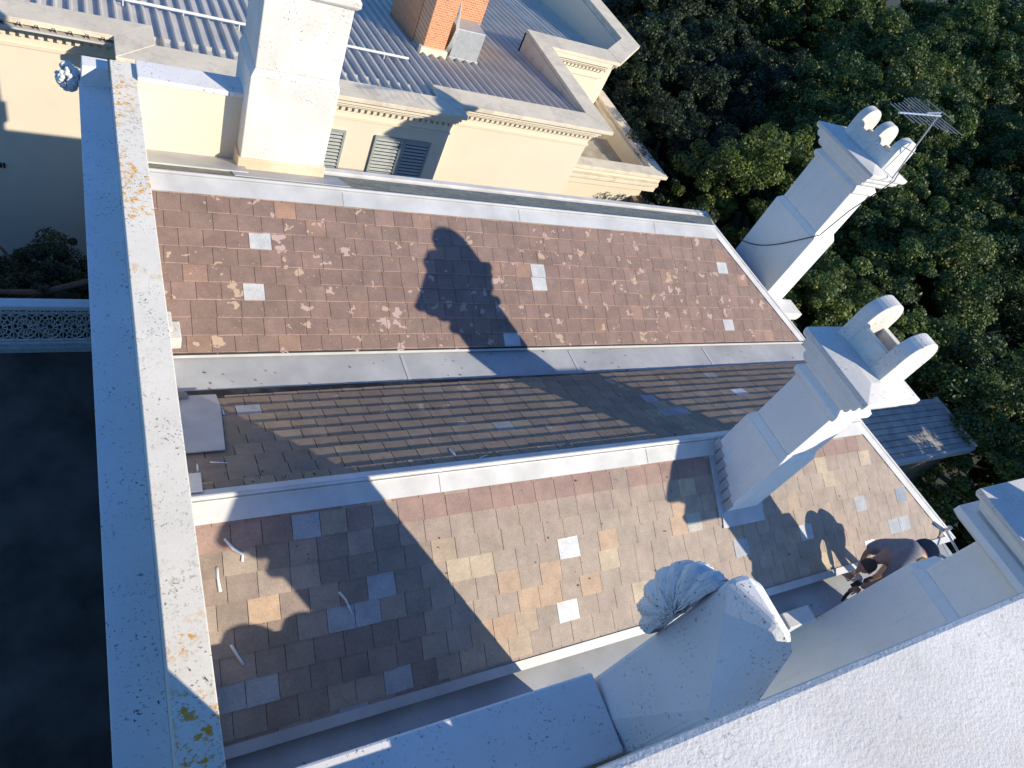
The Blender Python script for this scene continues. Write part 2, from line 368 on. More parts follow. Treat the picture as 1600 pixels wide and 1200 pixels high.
# lead ridges
def ridge(name, y, h, x0, x1, near, far, mat, sl=.51):
    mb = MB()
    mb.slab([(x0, y, -h + .028), (x1, y, -h + .028), (x1, y - near, -h + .028 - near * sl), (x0, y - near, -h + .028 - near * sl)], .012)
    mb.slab([(x0, y, -h + .028), (x1, y, -h + .028), (x1, y + far, -h + .028 - far * sl), (x0, y + far, -h + .028 - far * sl)], .012)
    mb.tube([(x0, y, -h + .034), (x1, y, -h + .034)], .022, 10)
    mb.tube([(x0, y - .035, -h + .02), (x1, y - .035, -h + .02)], .008, 6)
    for xx in np.arange(x0 + 2.2, x1, 2.6):
        mb.slab([(xx, y, -h + .034), (xx + .03, y, -h + .034), (xx + .03, y - near, -h + .034 - near * sl), (xx, y - near, -h + .034 - near * sl)], .012)
    return mb.build(name, mat, house)
ridge('ridge_capping', Y1, H1, XL, A.x, .20, .05, MT['lead'])
ridge('ridge_capping', Y2, H2, XL, C.x, .19, .10, MT['leadw'])
def hip(P, Q, wn, wf, nf):
    """lead hip from ridge end P to eave corner Q"""
    mb = MB(); d = (Q - P).normalized()
    a = Vector((-1, 0, 0)) ; up = Vector((0, 0, .03))
    b = Vector((0, nf, 0))
    P2 = P + up; Q2 = Q + up
    mb.slab([P2, Q2, Q2 + Vector((-wn, 0, 0)), P2 + Vector((-wn, 0, 0))], .012)
    e = Vector((0, nf * wf, 0))
    mb.slab([P2, Q2, Q2 + e, P2 + e], .012)
    mb.tube([P2, Q2], .02, 8)
    return mb.build('hip_capping', MT['leadw'], house)
hip(A, B, .17, .12, 1); hip(C, D, .17, .12, 1)
# box gutter between the roofs
mb = MB()
mb.slab([(XL, 4.62, -6.32), (11.2, 4.84, -6.32), (11.2, 5.40, -6.32), (XL, 5.40, -6.32)], .03)
mb.build('box_gutter', MT['membrane'], house)
mb = MB()   # turned-up lead along the eave of the far slope
mb.slab([(XL, YV + .08, -6.215), (11.1, YV + .08, -6.215), (11.2, YV - .02, -6.285), (XL, YV - .02, -6.285)], .012)
for xx in (3.3, 5.9, 8.6): mb.slab([(xx, 4.8, -6.314), (xx + .04, 4.8, -6.314), (xx + .04, 5.33, -6.314), (xx, 5.33, -6.314)], .006)
mb.build('gutter_flashing', MT['lead'], house)
# lead apron in the left corner of the rear slope
mb = MB()
fr = lambda y: -H2 - (y - Y2) * .5135 + .05
mb.slab([(XL, 3.70, fr(3.7)), (.97, 3.70, fr(3.7)), (1.06, 4.45, fr(4.45)), (1.06, 4.74, fr(4.74)), (XL, 4.74, fr(4.74))], .012)
mb.slab([(XL, 3.12, fr(3.12)), (.70, 3.12, fr(3.12)), (.72, 3.38, fr(3.38)), (XL, 3.38, fr(3.38))], .012)
mb.build('lead_apron', MT['lead'], house)
# front gutter and the lead strip at the eave
mb = MB(); mb.slab([(XL, .93, -6.42), (11.2, .93, -6.42), (11.2, 1.36, -6.42), (XL, 1.36, -6.42)], .04)
mb.build('box_gutter', MT['membrane'], house)
mb = MB(); mb.slab([(XL, 1.365, -6.225), (11.2, 1.365, -6.225), (11.2, 1.285, -6.27), (XL, 1.285, -6.27)], .02)
mb.build('gutter_flashing', MT['lead'], house)
# back gutter behind the far roof
mb = MB(); mb.slab([(2.86, 8.2, -5.80), (10.4, 8.2, -5.80), (10.4, 8.3, -5.78), (2.86, 8.3, -5.78)], .05)
mb.box(2.86, 10.35, 8.26, 8.34, -6.1, -5.765)
mb.build('eave_gutter', MT['leadw'], house)
mb = MB(); mb.slab([(XL, 7.72, -5.53), (1.75, 7.72, -5.53), (1.75, 8.3, -5.76), (XL, 8.3, -5.76)], .02)
mb.slab([(1.55, 7.50, -5.436), (2.98, 7.50, -5.436), (2.98, 8.06, -5.712), (1.55, 8.06, -5.712)], .012)
mb.build('lead_apron', MT['lead'], house)

# left side parapet and its cornice
mb = MB(); mb.box(.30, .55, .6, 8.62, -6.6, -4.93); mb.build('parapet', MT['white_old'], house)
mb = MB(); mb.box(.295, .555, .6, 8.62, -4.93, -4.85); mb.build('coping', MT['coping'], house, bevel=.008)
mb = MB(); mb.prism([(.30, -5.20), (-.02, -5.24), (-.02, -5.36), (.04, -5.42), (.06, -5.50), (.12, -5.58), (.14, -5.70), (.20, -5.74), (.30, -5.74)], .6, 8.74, 'y')
mb.box(.22, .30, .6, 8.62, -14, -5.74)
mb.build('cornice', MT['ledge'], house, bevel=.006)
# return parapet at the back
mb = MB(); mb.box(.55, 1.74, 8.28, 8.56, -6.5, -4.86)
mb.build('parapet', MT['cream'], house)
mb = MB(); mb.box(.555, 1.735, 8.25, 8.62, -4.86, -4.80); mb.build('coping', MT['ledge'], house, bevel=.008)
# shell and acanthus end blocks on the corner
def lumps(mb, c, rad, n, r, seed):
    rs = random.Random(seed)
    for i in range(n):
        a = rs.uniform(0, 6.28); b = rs.uniform(-1, 1); q = math.sqrt(1 - b * b)
        p = (c[0] + rad[0] * q * math.cos(a), c[1] + rad[1] * q * math.sin(a), c[2] + rad[2] * b)
        k = []
        for j in range(5):
            th = math.pi * j / 4
            k.append(((p[0], p[1], p[2] - r * math.cos(th)), max(.002, r * math.sin(th))))
        mb.tube([x[0] for x in k], [x[1] for x in k], 8)
mb = MB(); lumps(mb, (-.12, 8.88, -5.3), (.11, .15, .14), 110, .03, 4); mb.build('rosette', MT['ledge'], house, smooth=True)
mb = MB(); mb.frust((-.02, .30, 8.62, 8.86), -5.5, (.02, .28, 8.62, 8.84), -4.98); mb.build('corner_block', MT['white'], house, bevel=.01)
# small stepped blocks and outlet by the parapet
mb = MB(); mb.box(.55, .80, 5.42, 5.68, -6.3, -6.06); mb.box(.55, .72, 5.5, 5.75, -6.06, -5.98); mb.build('corner_block', MT['cap'], house, bevel=.015)
mb = MB(); mb.tube([(.56, 4.72, -6.12), (.66, 4.72, -6.10), (.74, 4.71, -6.14), (.76, 4.70, -6.24)], [.05, .055, .055, .06], 12)
mb.build('overflow_pipe', MT['pipe'], house, smooth=True)

# ------------------------------------------------------------------ chimneys
def chimney(name, b, s, zb, zsh, zneck, ztop, ov, fins, finx, fint, fintop, mat=MT['white'], label=None, rolls=False):
    """b, s: x0,x1,y0,y1 of base stage and shaft; fins: y positions of the round-headed plates on the cap"""
    root_mb = MB(); root_mb.box(*b, zb, zsh); root_mb.frust(b, zsh, s, zsh + .10)
    root_mb.box(*s, zsh + .10, zneck + .2)
    o = root_mb.build(name, mat, house, bevel=.012, label=label)
    c = MB()
    def ring(e, z0, z1, e2=None):
        e2 = e if e2 is None else e2
        c.frust((s[0] - e, s[1] + e, s[2] - e, s[3] + e), z0, (s[0] - e2, s[1] + e2, s[2] - e2, s[3] + e2), z1)
    k = (ztop - zneck)
    ring(.02, zneck - .20, zneck - .16, .05); ring(.05, zneck - .16, zneck - .10); ring(.05, zneck - .10, zneck - .05, .005)
    if rolls:
        ring(ov * .7, zneck - .10, zneck - .04, ov * .92); ring(ov * .92, zneck - .04, zneck + .04); ring(ov * .92, zneck + .04, zneck + .08, ov * .6)
    ring(ov * .25, zneck, zneck + k * .15, ov * .4); ring(ov * .4, zneck + k * .15, zneck + k * .32)
    ring(ov * .6, zneck + k * .34, zneck + k * .5, ov * .72); ring(ov * .72, zneck + k * .5, zneck + k * .66)
    ring(ov * .92, zneck + k * .68, zneck + k * .80, ov)
    co = c.build('chimney_cap', mat, o, bevel=.006)
    c = MB(); ring(ov, zneck + k * .80, ztop - .02); ring(ov, ztop - .02, ztop + .03, -.02)
    c.build('cap_slab', MT['cap'], o, bevel=.008)
    x0, x1 = finx; r = (x1 - x0) / 2; cx = (x0 + x1) / 2
    for fy in fins:
        poly = [(x0, ztop - .01), (x1, ztop - .01)] + [(cx + r * math.cos(a), fintop - r + r * math.sin(a)) for a in np.linspace(0, math.pi, 17)]
        f = MB(); f.prism(poly, fy, fy + fint, 'y'); f.build('chimney_arch', MT['white_old'], o, bevel=.01)
    h0 = MB(); hy0, hy1 = min(fins), max(fins) + fint; ht = ztop + (fintop - ztop) * .45
    h0.box(x0 + .01, x0 + .09, hy0 + .01, hy1 - .01, ztop - .01, ht); h0.box(x1 - .09, x1 - .01, hy0 + .01, hy1 - .01, ztop - .01, ht - .02)
    h0.box(x0 + .085, x1 - .085, hy0 + .012, hy1 - .012, ztop - .005, ztop + .02); h0.build('flue_box', MT['white_old'], o, bevel=.008)
    f = MB(); f.box(x0 + .1, x1 - .1, hy0 + .02, hy1 - .02, ztop, ztop + .09); f.build('flue', MT['soot'], o)
    return o
c3 = chimney('chimney', (6.44, 7.02, 2.25, 2.95), (6.48, 6.98, 2.28, 2.90), -6.2, -4.69, -3.71, -3.36, .20, (2.32, 2.84), (6.66, 7.12), .16, -2.80, label='white chimney standing on the middle ridge, topped by two round fins')
c2 = chimney('chimney', (11.27, 11.87, 6.66, 7.88), (11.31, 11.83, 6.74, 7.80), -6.8, -4.94, -3.76, -3.42, .24, (6.68, 7.14, 7.60), (11.45, 11.90), .15, -2.86, label='white chimney at the far right roof corner with three round fins')
c1 = chimney('chimney', (1.69, 2.74, 8.0, 8.85), (1.73, 2.71, 8.02, 8.82), -6.4, -4.42, -3.22, -2.9, .14, (8.05, 8.55), (1.95, 2.5), .16, -2.4, label='broad white chimney on the back parapet at the upper left', mat=MT['white_old'])
c4 = chimney('chimney', (7.87, 8.47, -.05, .93), (7.95, 8.42, .02, .80), -11, -5.04, -4.02, -3.66, .36, (.05, .6), (8.0, 8.44), .16, -3.1, rolls=True, label='white chimney stack at the right edge behind the person')
c5 = chimney('chimney', (3.40, 4.12, -.62, -.10), (3.42, 4.10, -.60, -.12), -6.5, -4.4, -3.40, -3.08, .15, (-.55, -.28), (3.5, 4.0), .14, -2.66, label='white chimney hidden behind the tower top')
# brown stain course at the foot of chimney 1, lead flashings round chimneys
mb = MB(); mb.box(1.66, 2.77, 7.97, 8.9, -5.95, -5.52)
mb.build('skirting', stucco('stained_plinth', (.76, .66, .50), speck=.1, grime=.3, warm=.5), c1, bevel=.01)
mb = MB(); fz = lambda y: -H2 - (Y2 - y) * (HE - H2) / (Y2 - YE)
mb.slab([(6.40, 2.27, fz(2.27) + .03), (7.10, 2.27, fz(2.27) + .03), (7.12, 2.08, fz(2.08) + .03), (6.38, 2.08, fz(2.08) + .03)], .01)
y = 2.9; px = []
for i in range(7):
    ya = 2.98 - i * .105
    mb.slab([(6.435, ya, fz(ya) + .16), (6.435, ya - .115, fz(ya) + .14), (6.435, ya - .115, fz(ya - .115) + .02), (6.435, ya, fz(ya) + .02)], .006, up=(-1, 0, 0))
mb.slab([(6.34, 3.0, fz(3.0) + .028), (6.45, 3.0, fz(3.0) + .028), (6.45, 2.2, fz(2.2) + .028), (6.34, 2.2, fz(2.2) + .028)], .01)
mb.slab([(7.0, 3.0, fz(3.0) + .028), (7.12, 3.0, fz(3.0) + .028), (7.12, 2.2, fz(2.2) + .028), (7.0, 2.2, fz(2.2) + .028)], .01)
mb.build('lead_flashing', MT['lead'], c3)
mb = MB(); mb.box(11.15, 11.30, 6.5, 8.1, -6.42, -6.30); mb.build('lead_flashing', MT['lead'], c2)
mb = MB(); mb.prism([(11.2, -6.62), (12.1, -6.62), (12.15, -6.56), (12.15, -6.46), (11.2, -6.40)], 6.25, 6.66, 'y')
mb.box(11.1, 12.0, 6.3, 8.0, -14, -6.62); mb.build('buttress', MT['cap'], house, bevel=.01)

# ------------------------------------------------------------------ front: coping, pediment fin and shell
mb = MB(); mb.box(XL, 3.34, .30, .87, -6.6, -5.13); mb.build('parapet', MT['white'], house)
mb = MB(); mb.box(XL, 3.335, .26, .875, -5.13, -5.06); mb.build('coping', MT['ledge'], house, bevel=.02)
def F(xh, yh, h): return (xh * h, yh * h, -h)
V = dict(a=F(.654, .163, 5.12), b=F(1.037, .258, 3.29), c=F(1.083, .259, 3.25), d=F(1.112, .232, 3.27), l=F(1.092, .152, 3.27), e=F(1.113, .127, 3.32),
         f=F(1.089, .095, 3.40), g=F(.896, .089, 3.78), i=F(.833, .053, 4.00), j=F(.835, .132, 3.98), k=F(.696, .122, 4.82), n=F(.655, .04, 5.2))
mb = MB()
def low(p, z=-6.5): return (p[0], p[1], z)
def bl(p, q, t_): return tuple(p[i] + (q[i] - p[i]) * t_ for i in range(3))
jl = [V['j'], bl(V['j'], V['l'], .33), bl(V['j'], V['l'], .66), V['l']]
bowl = [(V['l'][0] - .02, V['l'][1], V['l'][2] + .0)]
# upper mass: left wall, curved top
P = [V['a'], V['b'], V['c'], V['d'], V['l'], V['e'], V['f'], V['g'], V['i'], V['j'], V['k'], V['n']]
ids = {n_: q for q, n_ in enumerate('abcdleefgijkn'.replace('ee', 'e'))}
base = [low(V['a']), low(V['n']), (3.72, .05, -6.5), (3.72, .86, -6.5), (3.66, .86, -3.6), (3.72, .30, -3.6), (3.6, .02, -4.2)]
bm_ = bmesh.new()
for p in P + base: bm_.verts.new(p)
bmesh.ops.convex_hull(bm_, input=list(bm_.verts))
bmesh.ops.delete(bm_, geom=[v_ for v_ in bm_.verts if not v_.link_faces], context='VERTS')
bmesh.ops.dissolve_limit(bm_, angle_limit=.3, verts=list(bm_.verts), edges=list(bm_.edges))
bm_.verts.ensure_lookup_table(); bm_.verts.index_update()
mb.add([tuple(v_.co) for v_ in bm_.verts], [tuple(q.index for q in f_.verts) for f_ in bm_.faces]); bm_.free()
ped = mb.build('pediment', MT['ledge'], house, bevel=.035)
# scallop shell behind the pediment
sh_ = MB()
cx, cy, cz = 3.18, .93, -3.40
nl = 7
SC = Vector((3.38, .84, -3.80)); SN = Vector((-1, 0, .12)).normalized(); SU = Vector((0, 1, 0)); SV = Vector((.12, 0, 1)).normalized()
vs = []; fs = []
NR_, NA = 9, 144
for ir in range(NR_ + 1):
    rr = ir / NR_
    for ia in range(NA + 1):
        th = math.pi * (ia / NA - .5); lobe = abs(math.cos(th * nl))
        rad = .33 * rr * (1 + .07 * (lobe - .5) * rr)
        x = math.cos(th) * rad * .95; z = math.sin(th) * rad * 1.28
        yy = .10 * (1 - rr * rr) + .028 * lobe * rr
        q_ = SC + SU * (x / .33 * .33) + SV * (z / .33 * .31) + SN * (yy + .03 * math.sin(3.1 * x / .33)); vs.append(tuple(q_ + Vector((random.uniform(-1, 1), random.uniform(-1, 1), random.uniform(-1, 1))) * .005))
N1 = len(vs)
vs += [(x - SN.x * .12, y_ - SN.y * .12, z - SN.z * .12) for x, y_, z in vs]
for ir in range(NR_):
    for ia in range(NA):
        a_ = ir * (NA + 1) + ia; fs.append((a_, a_ + 1, a_ + NA + 2, a_ + NA + 1)); fs.append((a_ + N1, a_ + NA + 1 + N1, a_ + NA + 2 + N1, a_ + 1 + N1))
for ia in range(NA):
    a_ = NR_ * (NA + 1) + ia; fs.append((a_, a_ + 1, a_ + 1 + N1, a_ + N1))
sh_.add(vs, fs); sh_.build('shell_ornament', MT['ledge'], ped, smooth=True)
# two round-headed blocks (behind the tower wall)
mb = MB()
for cx_ in (2.70, 3.16):
    mb.prism([(cx_ - .23, -6.5), (cx_ + .2, -6.5)] + [(cx_ + .215 * math.cos(a_), -4.30 + .21 * math.sin(a_)) for a_ in np.linspace(0, math.pi, 13)], -.62, -.36, 'y')
mb.box(2.47, 3.42, -.62, -.36, -6.5, -4.27); mb.box(1.4, 2.47, -.62, -.36, -6.5, -4.55)
mb.box(1.3, 2.6, -.36, .18, -6.5, -4.62)  # unseen block added only to shade the front coping
mb.build('parapet', MT['white'], house, bevel=.01)
mb = MB(); mb.box(7.0, 7.5, .86, 1.06, -6.6, -6.28); mb.build('corner_block', MT['cap'], house, bevel=.015)

# ------------------------------------------------------------------ tower under the camera
tower = thing('tower', (-1, -1.5, -14), 'sunlit rough cast white tower top filling the bottom right corner', 'tower')
mb = MB(); mb.box(-3.2, 1.47, -.56, -.02, -14, -.95); mb.build('wall', plain('low_bounce_brown', (.17, .10, .07), .9, 0, 4, .3, .2), tower)  # unseen wall, made dark brown to cut light bounced onto the pediment
mb = MB()
N_ = 60; x0_, x1_ = -3.3, 1.56; prof = []
mb.prism([(-.55, -.95), (.0, -.95), (.03, -.82), (.0355, -.765), (.033, -.752), (.025, -.748), (-.5, -.735), (-.55, -.76)], x0_, x1_, 'x')
mb.build('parapet_coping', MT['near'], tower)

# dead leaves caught in the gutters and on the slates
mb = MB(); rl = random.Random(9)
for i in range(420):
    k = rl.random()
    if k < .45: x, y, z = rl.uniform(.7, 11), 0, -6.312; y = (4.78 + rl.expovariate(14)) if rl.random() < .6 else rl.uniform(4.8, 5.34)
    elif k < .62: x, y, z = rl.uniform(.6, 10.8), rl.uniform(.95, 1.2), -6.414
    elif k < .85: x, y = rl.uniform(.6, 9.2), 3.05 + .12 + rl.expovariate(14); z = -H2 - (y - Y2) * .5135 + .035
    else: x, y = rl.uniform(.6, 9.5), rl.uniform(1.5, 2.8); z = -H2 - (Y2 - y) * .5345 + .02
    a_ = rl.uniform(0, 6.28); r_ = rl.uniform(.006, .019); c_, s__ = math.cos(a_) * r_, math.sin(a_) * r_; t_ = rl.uniform(-.4, .4) * r_
    mb.add([(x - c_, y - s__, z), (x + s__ * .5, y - c_ * .5, z + t_ + .004), (x + c_, y + s__, z + .002), (x - s__ * .5, y + c_ * .5, z - t_ + .004)], [(0, 1, 2, 3)])
o = mb.build('leaf_litter', plain('dead_leaves', (.16, .11, .06), .9, 0, 30, .5), None, kind='stuff')
tag(o, 'scattered dead leaves and grit in the box gutters and along the slate courses', 'leaf litter')

# ================================================================== VERANDAH ON THE LEFT
ver = thing('verandah', (-3, 4, -14), 'dark flat roofed verandah in shade left of the white parapet', 'verandah')
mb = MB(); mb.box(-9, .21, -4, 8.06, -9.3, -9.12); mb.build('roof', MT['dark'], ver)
mb = MB(); mb.box(-9, .2, 7.92, 8.10, -9.14, -9.02)
mb.build('fascia', MT['lace'], ver, bevel=.01)
bal = thing('iron_balustrade', (-2, 8, -9.02), 'pale cast iron lace balustrade with white top rail beside the tree', 'balustrade')
mb = MB(); mb.box(-9, .2, 7.92, 8.08, -8.26, -8.18); mb.build('top_rail', MT['white'], bal, bevel=.012)
mb = MB()
def ringt(cx, cz, rx, rz, r=.009, y=8.0, n=20): mb.tube([(cx + rx * math.cos(t_), y, cz + rz * math.sin(t_)) for t_ in np.linspace(0, 2 * math.pi, n + 1)], r, 5, False)
x = .06
mb.box(-3.4, .2, 7.985, 8.015, -8.96, -8.93); mb.box(-3.4, .2, 7.985, 8.015, -8.40, -8.38); mb.box(-3.4, .2, 7.985, 8.015, -9.03, -9.0)
for i in range(12):
    cx_ = .06 - i * .29
    ringt(cx_, -8.66, .135, .24); ringt(cx_, -8.66, .085, .16)
    for a_ in np.linspace(0, 2 * math.pi, 13)[:-1]:
        mb.tube([(cx_ + .03 * math.cos(a_), 8, -8.66 + .05 * math.sin(a_)), (cx_ + .13 * math.cos(a_ + .2), 8, -8.66 + .235 * math.sin(a_ + .2))], .010, 5, False)
    ringt(cx_, -8.33, .06, .045, .010, n=12); ringt(cx_ + .145, -8.33, .06, .045, .010, n=12)
    ringt(cx_ + .145, -8.5, .05, .07, .009, n=12); ringt(cx_ + .145, -8.84, .05, .08, .009, n=12)
    mb.tube([(cx_ + .145, 8, -9.0), (cx_ + .145, 8, -8.2)], .008, 5, False)
mb.build('lace_panel', MT['lace'], bal)

# ================================================================== FAR HOUSE
villa = thing('villa', (5, 18, -14), 'cream rendered house with ribbed grey metal roof and dentilled parapet', 'house')
zc = -7.4
def run(mb, x0, x1, yo, yi, z1=zc, z0=zc - .12): mb.box(x0, x1, yo, yi, z0, z1)
mb = MB()
mb.box(-6, .62, 14.45, 14.6, -14, -7.6); mb.box(.62, 7.45, 13.72, 14.6, -14, -7.6); mb.box(7.45, 11.75, 14.2, 14.6, -14, -7.6)
mb.box(-6, 11.75, 14.55, 34, -14, -11); mb.prism([(11.7, 18.35), (14.35, 18.35), (15.95, 19.95), (15.95, 34), (11.7, 34)], -14, -10.6)
mb.prism([(11.7, 18.35), (14.35, 18.35), (14.25, 18.6), (11.7, 18.6)], -10.6, -7.6); mb.prism([(14.35, 18.35), (15.95, 19.95), (15.7, 20.05), (14.25, 18.6)], -10.6, -7.6); mb.box(15.7, 15.95, 20.0, 34, -10.6, -7.6)
mb.box(11.51, 11.75, 14.3, 18.6, -14, -7.6)
mb.build('wall', MT['cream'], villa)
# copings
mb = MB()
cop = [[(-6, 13.98), (.55, 13.98), (.55, 13.26), (7.52, 13.26), (7.52, 13.72), (12.0, 13.72), (12.0, 18.0), (14.62, 18.0), (16.42, 19.74), (16.42, 34)],
       [(-6, 14.62), (1.22, 14.62), (1.22, 13.92), (7.0, 13.92), (7.0, 14.44), (11.45, 14.48), (11.45, 18.8), (14.5, 18.8), (15.75, 20.0), (15.75, 34)]]
for i in range(9):
    q = [cop[0][i], cop[0][i + 1], cop[1][i + 1], cop[1][i]]
    dz = .004 * (i % 2)
    mb.slab([(a_, b_, zc - .001 + dz) for a_, b_ in q], .10)
mb.build('coping', MT['stonecap'], villa, bevel=.01)
# inner upstand of the parapet
mb = MB()
for i in range(9):
    (a0, b0), (a1, b1) = cop[1][i], cop[1][i + 1]
    d = Vector((a1 - a0, b1 - b0, 0)).normalized(); n_ = Vector((d.y, -d.x, 0)) * .08 if i not in (99,) else 0
    mb.prism([(a0, b0), (a1, b1), (a1 + n_.x, b1 + n_.y), (a0 + n_.x, b0 + n_.y)], -8.6, zc - .105)
mb.build('parapet', MT['stonecap'], villa)
# cornice under the coping with dentils
def moulding(mb, md, pts, first=True):
    for (a0, b0), (a1, b1) in zip(pts[:-1], pts[1:]):
        d = Vector((a1 - a0, b1 - b0)).normalized(); o_ = Vector((d.y, -d.x))
        L = math.hypot(a1 - a0, b1 - b0)
        for e0, e1, z0, z1 in ((.06, .36, -7.62, -7.505), (.06, .26, -7.72, -7.625), (.04, .17, -7.80, -7.725), (.0, .05, -8.16, -8.12)):
            q = [Vector((a0, b0)) + o_ * 0, Vector((a1, b1)), Vector((a1, b1)) + o_ * e1, Vector((a0, b0)) + o_ * e1]
            mb.prism([tuple(v_) for v_ in q], z0, z1)
        n_ = int(L / .14)
        for k in range(n_):
            c_ = Vector((a0, b0)) + d * (k + .5) * L / n_
            q = [c_ - d * .04, c_ + d * .04, c_ + d * .04 + o_ * .09, c_ - d * .04 + o_ * .09]
            md.prism([tuple(v_) for v_ in q], -7.93, -7.81)
mb = MB(); md = MB()
moulding(mb, md, [(-6, 14.45), (.62, 14.45)]); moulding(mb, md, [(.62, 13.72), (7.45, 13.72)]); moulding(mb, md, [(7.47, 14.2), (11.75, 14.2), ]); moulding(mb, md, [(11.76, 18.35), (14.35, 18.35), (15.95, 19.95), (15.95, 27)])
moulding(mb, md, [(11.76, 14.2), (11.76, 17.8)])
mb.add(md.v, md.f); mb.build('cornice', MT['cream'], villa)
# metal roof with ribs falling away from the street parapet
mb = MB()
def rz(y): return -7.62 - .125 * (y - 14.6)
mb.slab([(-6, 13.9, rz(13.9)), (11.55, 13.9, rz(13.9)), (11.55, 33, rz(33)), (-6, 33, rz(33))], .03)
mb.slab([(11.55, 18.7, rz(18.7)), (14.4, 18.7, rz(18.7)), (15.8, 20.1, rz(20.1)), (15.8, 33, rz(33)), (11.55, 33, rz(33))], .03)
xx = -5.9
while xx < 15.7:
    y0 = 13.95 if xx < 11.4 else (18.75 if xx < 14.3 else 20.1)
    mb.add([(xx, y0, rz(y0)), (xx + .03, y0, rz(y0) + .085), (xx + .06, y0, rz(y0) + .085), (xx + .09, y0, rz(y0)),
            (xx, 33, rz(33)), (xx + .03, 33, rz(33) + .085), (xx + .06, 33, rz(33) + .085), (xx + .09, 33, rz(33))],
           [(0, 1, 5, 4), (1, 2, 6, 5), (2, 3, 7, 6)])
    xx += .25
mb.build('roof', plain('ribbed_grey_metal', (.55, .52, .47), .6, .0, 1.4, .15), villa)
mb = MB(); mb.tube([(-4, 15.9, rz(15.9) + .16), (6.9, 15.9, rz(15.9) + .16)], .03, 8)
for x_ in np.arange(-3.6, 6.9, 1.1): mb.tube([(x_, 15.9, rz(15.9)), (x_, 15.9, rz(15.9) + .16)], .012, 6)
mb.build('conduit', plain('white_conduit', (.7, .7, .68), .5), villa); mb = MB()
mb.tube([(14.2, 18.9, rz(18.9) + .12), (14.0, 22.0, rz(22) + .12), (14.0, 27.0, rz(27) + .12)], .03, 8)
mb.tube([(13.4, 18.9, rz(18.9) + .1), (13.4, 27.0, rz(27) + .1)], .02, 8)
mb.build('conduit', MT['metal'], villa)
# brick chimney and service box
mb = MB(); mb.box(7.62, 8.22, 16.9, 17.6, rz(17) - .1, -5.6); mb.box(7.60, 9.35, 17.62, 19.6, rz(18) - .3, -5.9)
bc = mb.build('brick_chimney', MT['brick'], villa, bevel=.01)
mb = MB(); mb.box(7.54, 8.30, 16.82, 17.0, rz(17) - .05, rz(17) + .22); mb.build('cement_skirt', MT['stonecap'], bc, bevel=.02); mb = MB(); mb.box(7.56, 8.28, 16.86, 17.62, -5.75, -5.62); mb.build('cement_cap', MT['stonecap'], bc, bevel=.02)
mb = MB(); mb.box(8.42, 9.25, 16.95, 17.6, rz(17.1) + .05, rz(17.1) + .85); mb.box(8.40, 9.27, 16.9, 17.0, rz(17.1) + .02, rz(17.1) + .12)
mb.build('service_box', MT['greymetal'], villa, bevel=.02)
mb = MB()
for q in range(4): mb.tube([(8.25 + .03 * q, 16.95, rz(17) + .1), (8.3 + .03 * q, 16.86, rz(17) + .5), (8.36 + .02 * q, 16.9, rz(17) + .8), (8.30, 17.0, rz(17) + 1.2 + .1 * q)], .014, 6)
mb.build('cable', MT['lace'], villa, smooth=True)
# louvred windows in the wall
def window(x0, x1, z0, z1, y, panels):
    f = MB(); t_ = .05
    f.box(x0, x1, y - .03, y + .02, z0, z0 + t_); f.box(x0, x1, y - .03, y + .02, z1 - t_, z1)
    f.box(x0, x0 + t_, y - .03, y + .02, z0 + t_, z1 - t_); f.box(x1 - t_, x1, y - .03, y + .02, z0 + t_, z1 - t_)
    for p_ in range(1, panels):
        xm = x0 + (x1 - x0) * p_ / panels; f.box(xm - .06, xm + .06, y - .04, y + .02, z0 + t_, z1 - t_)
    w_ = f.build('window', MT['shutter'], villa)
    l = MB(); z = z0 + .08
    while z < z1 - .08:
        l.slab([(x0 + t_, y - .028, z), (x1 - t_, y - .028, z), (x1 - t_, y + .005, z + .045), (x0 + t_, y + .005, z + .045)], .008); z += .09
    l.build('louvre', MT['shutter'], w_)
    g = MB(); g.box(x0 + t_, x1 - t_, y + .012, y + .03, z0 + t_, z1 - t_); g.build('pane', MT['black'], w_)
    s_ = MB(); s_.box(x0 - .08, x1 + .08, y - .1, y + .02, z0 - .08, z0); s_.build('sill', MT['cream'], w_)
    r_ = MB(); r_.box(x0 - .001, x0, y - .02, y, z0, z1)
window(5.70, 7.08, -9.9, -8.46, 13.69, 2); window(4.1, 5.02, -9.9, -8.46, 13.69, 1); window(2.0, 3.0, -9.9, -8.46, 13.69, 1)
mb = MB()
for k in range(9): mb.box(-1.9 + k * .06, -1.87 + k * .06, 14.40, 14.455, -10.85, -10.75)
mb.build('wall_vent', MT['black'], villa)
# lower porch block with its own parapet
mb = MB(); mb.box(11.8, 16.1, 15.75, 20.4, -14, -10.2)
mb.box(11.78, 16.35, 15.5, 15.72, -10.2, -9.62); mb.box(15.85, 16.1, 15.72, 20.4, -10.2, -9.62)
mb.build('porch', MT['cream'], villa)
mb = MB(); mb.box(11.9, 16.45, 15.36, 15.86, -9.62, -9.5); mb.box(11.85, 16.2, 15.3, 15.75, -9.9, -9.78); mb.box(15.98, 16.45, 15.86, 20.5, -9.62, -9.504); mb.build('coping', MT['stonecap'], villa, bevel=.015)
mb = MB(); mb.slab([(11.8, 15.7, -10.18), (15.9, 15.7, -10.18), (15.9, 18.3, -10.18), (11.8, 18.3, -10.18)], .02); mb.build('terrace', plain('porch_floor', (.38, .34, .26), .8, 0, 2, .3, .1), villa)
# round garden wall nearby
mb = MB(); mb.tube([(16.9, 15.4, -14), (16.9, 15.4, -10.6)], 1.15, 40); o = mb.build('water_tank', plain('brown_render', (.20, .15, .11), .9, 0, 3, .25, .2), None, smooth=False)
tag(o, 'brown round tank standing against the cream house corner under the trees', 'tank')

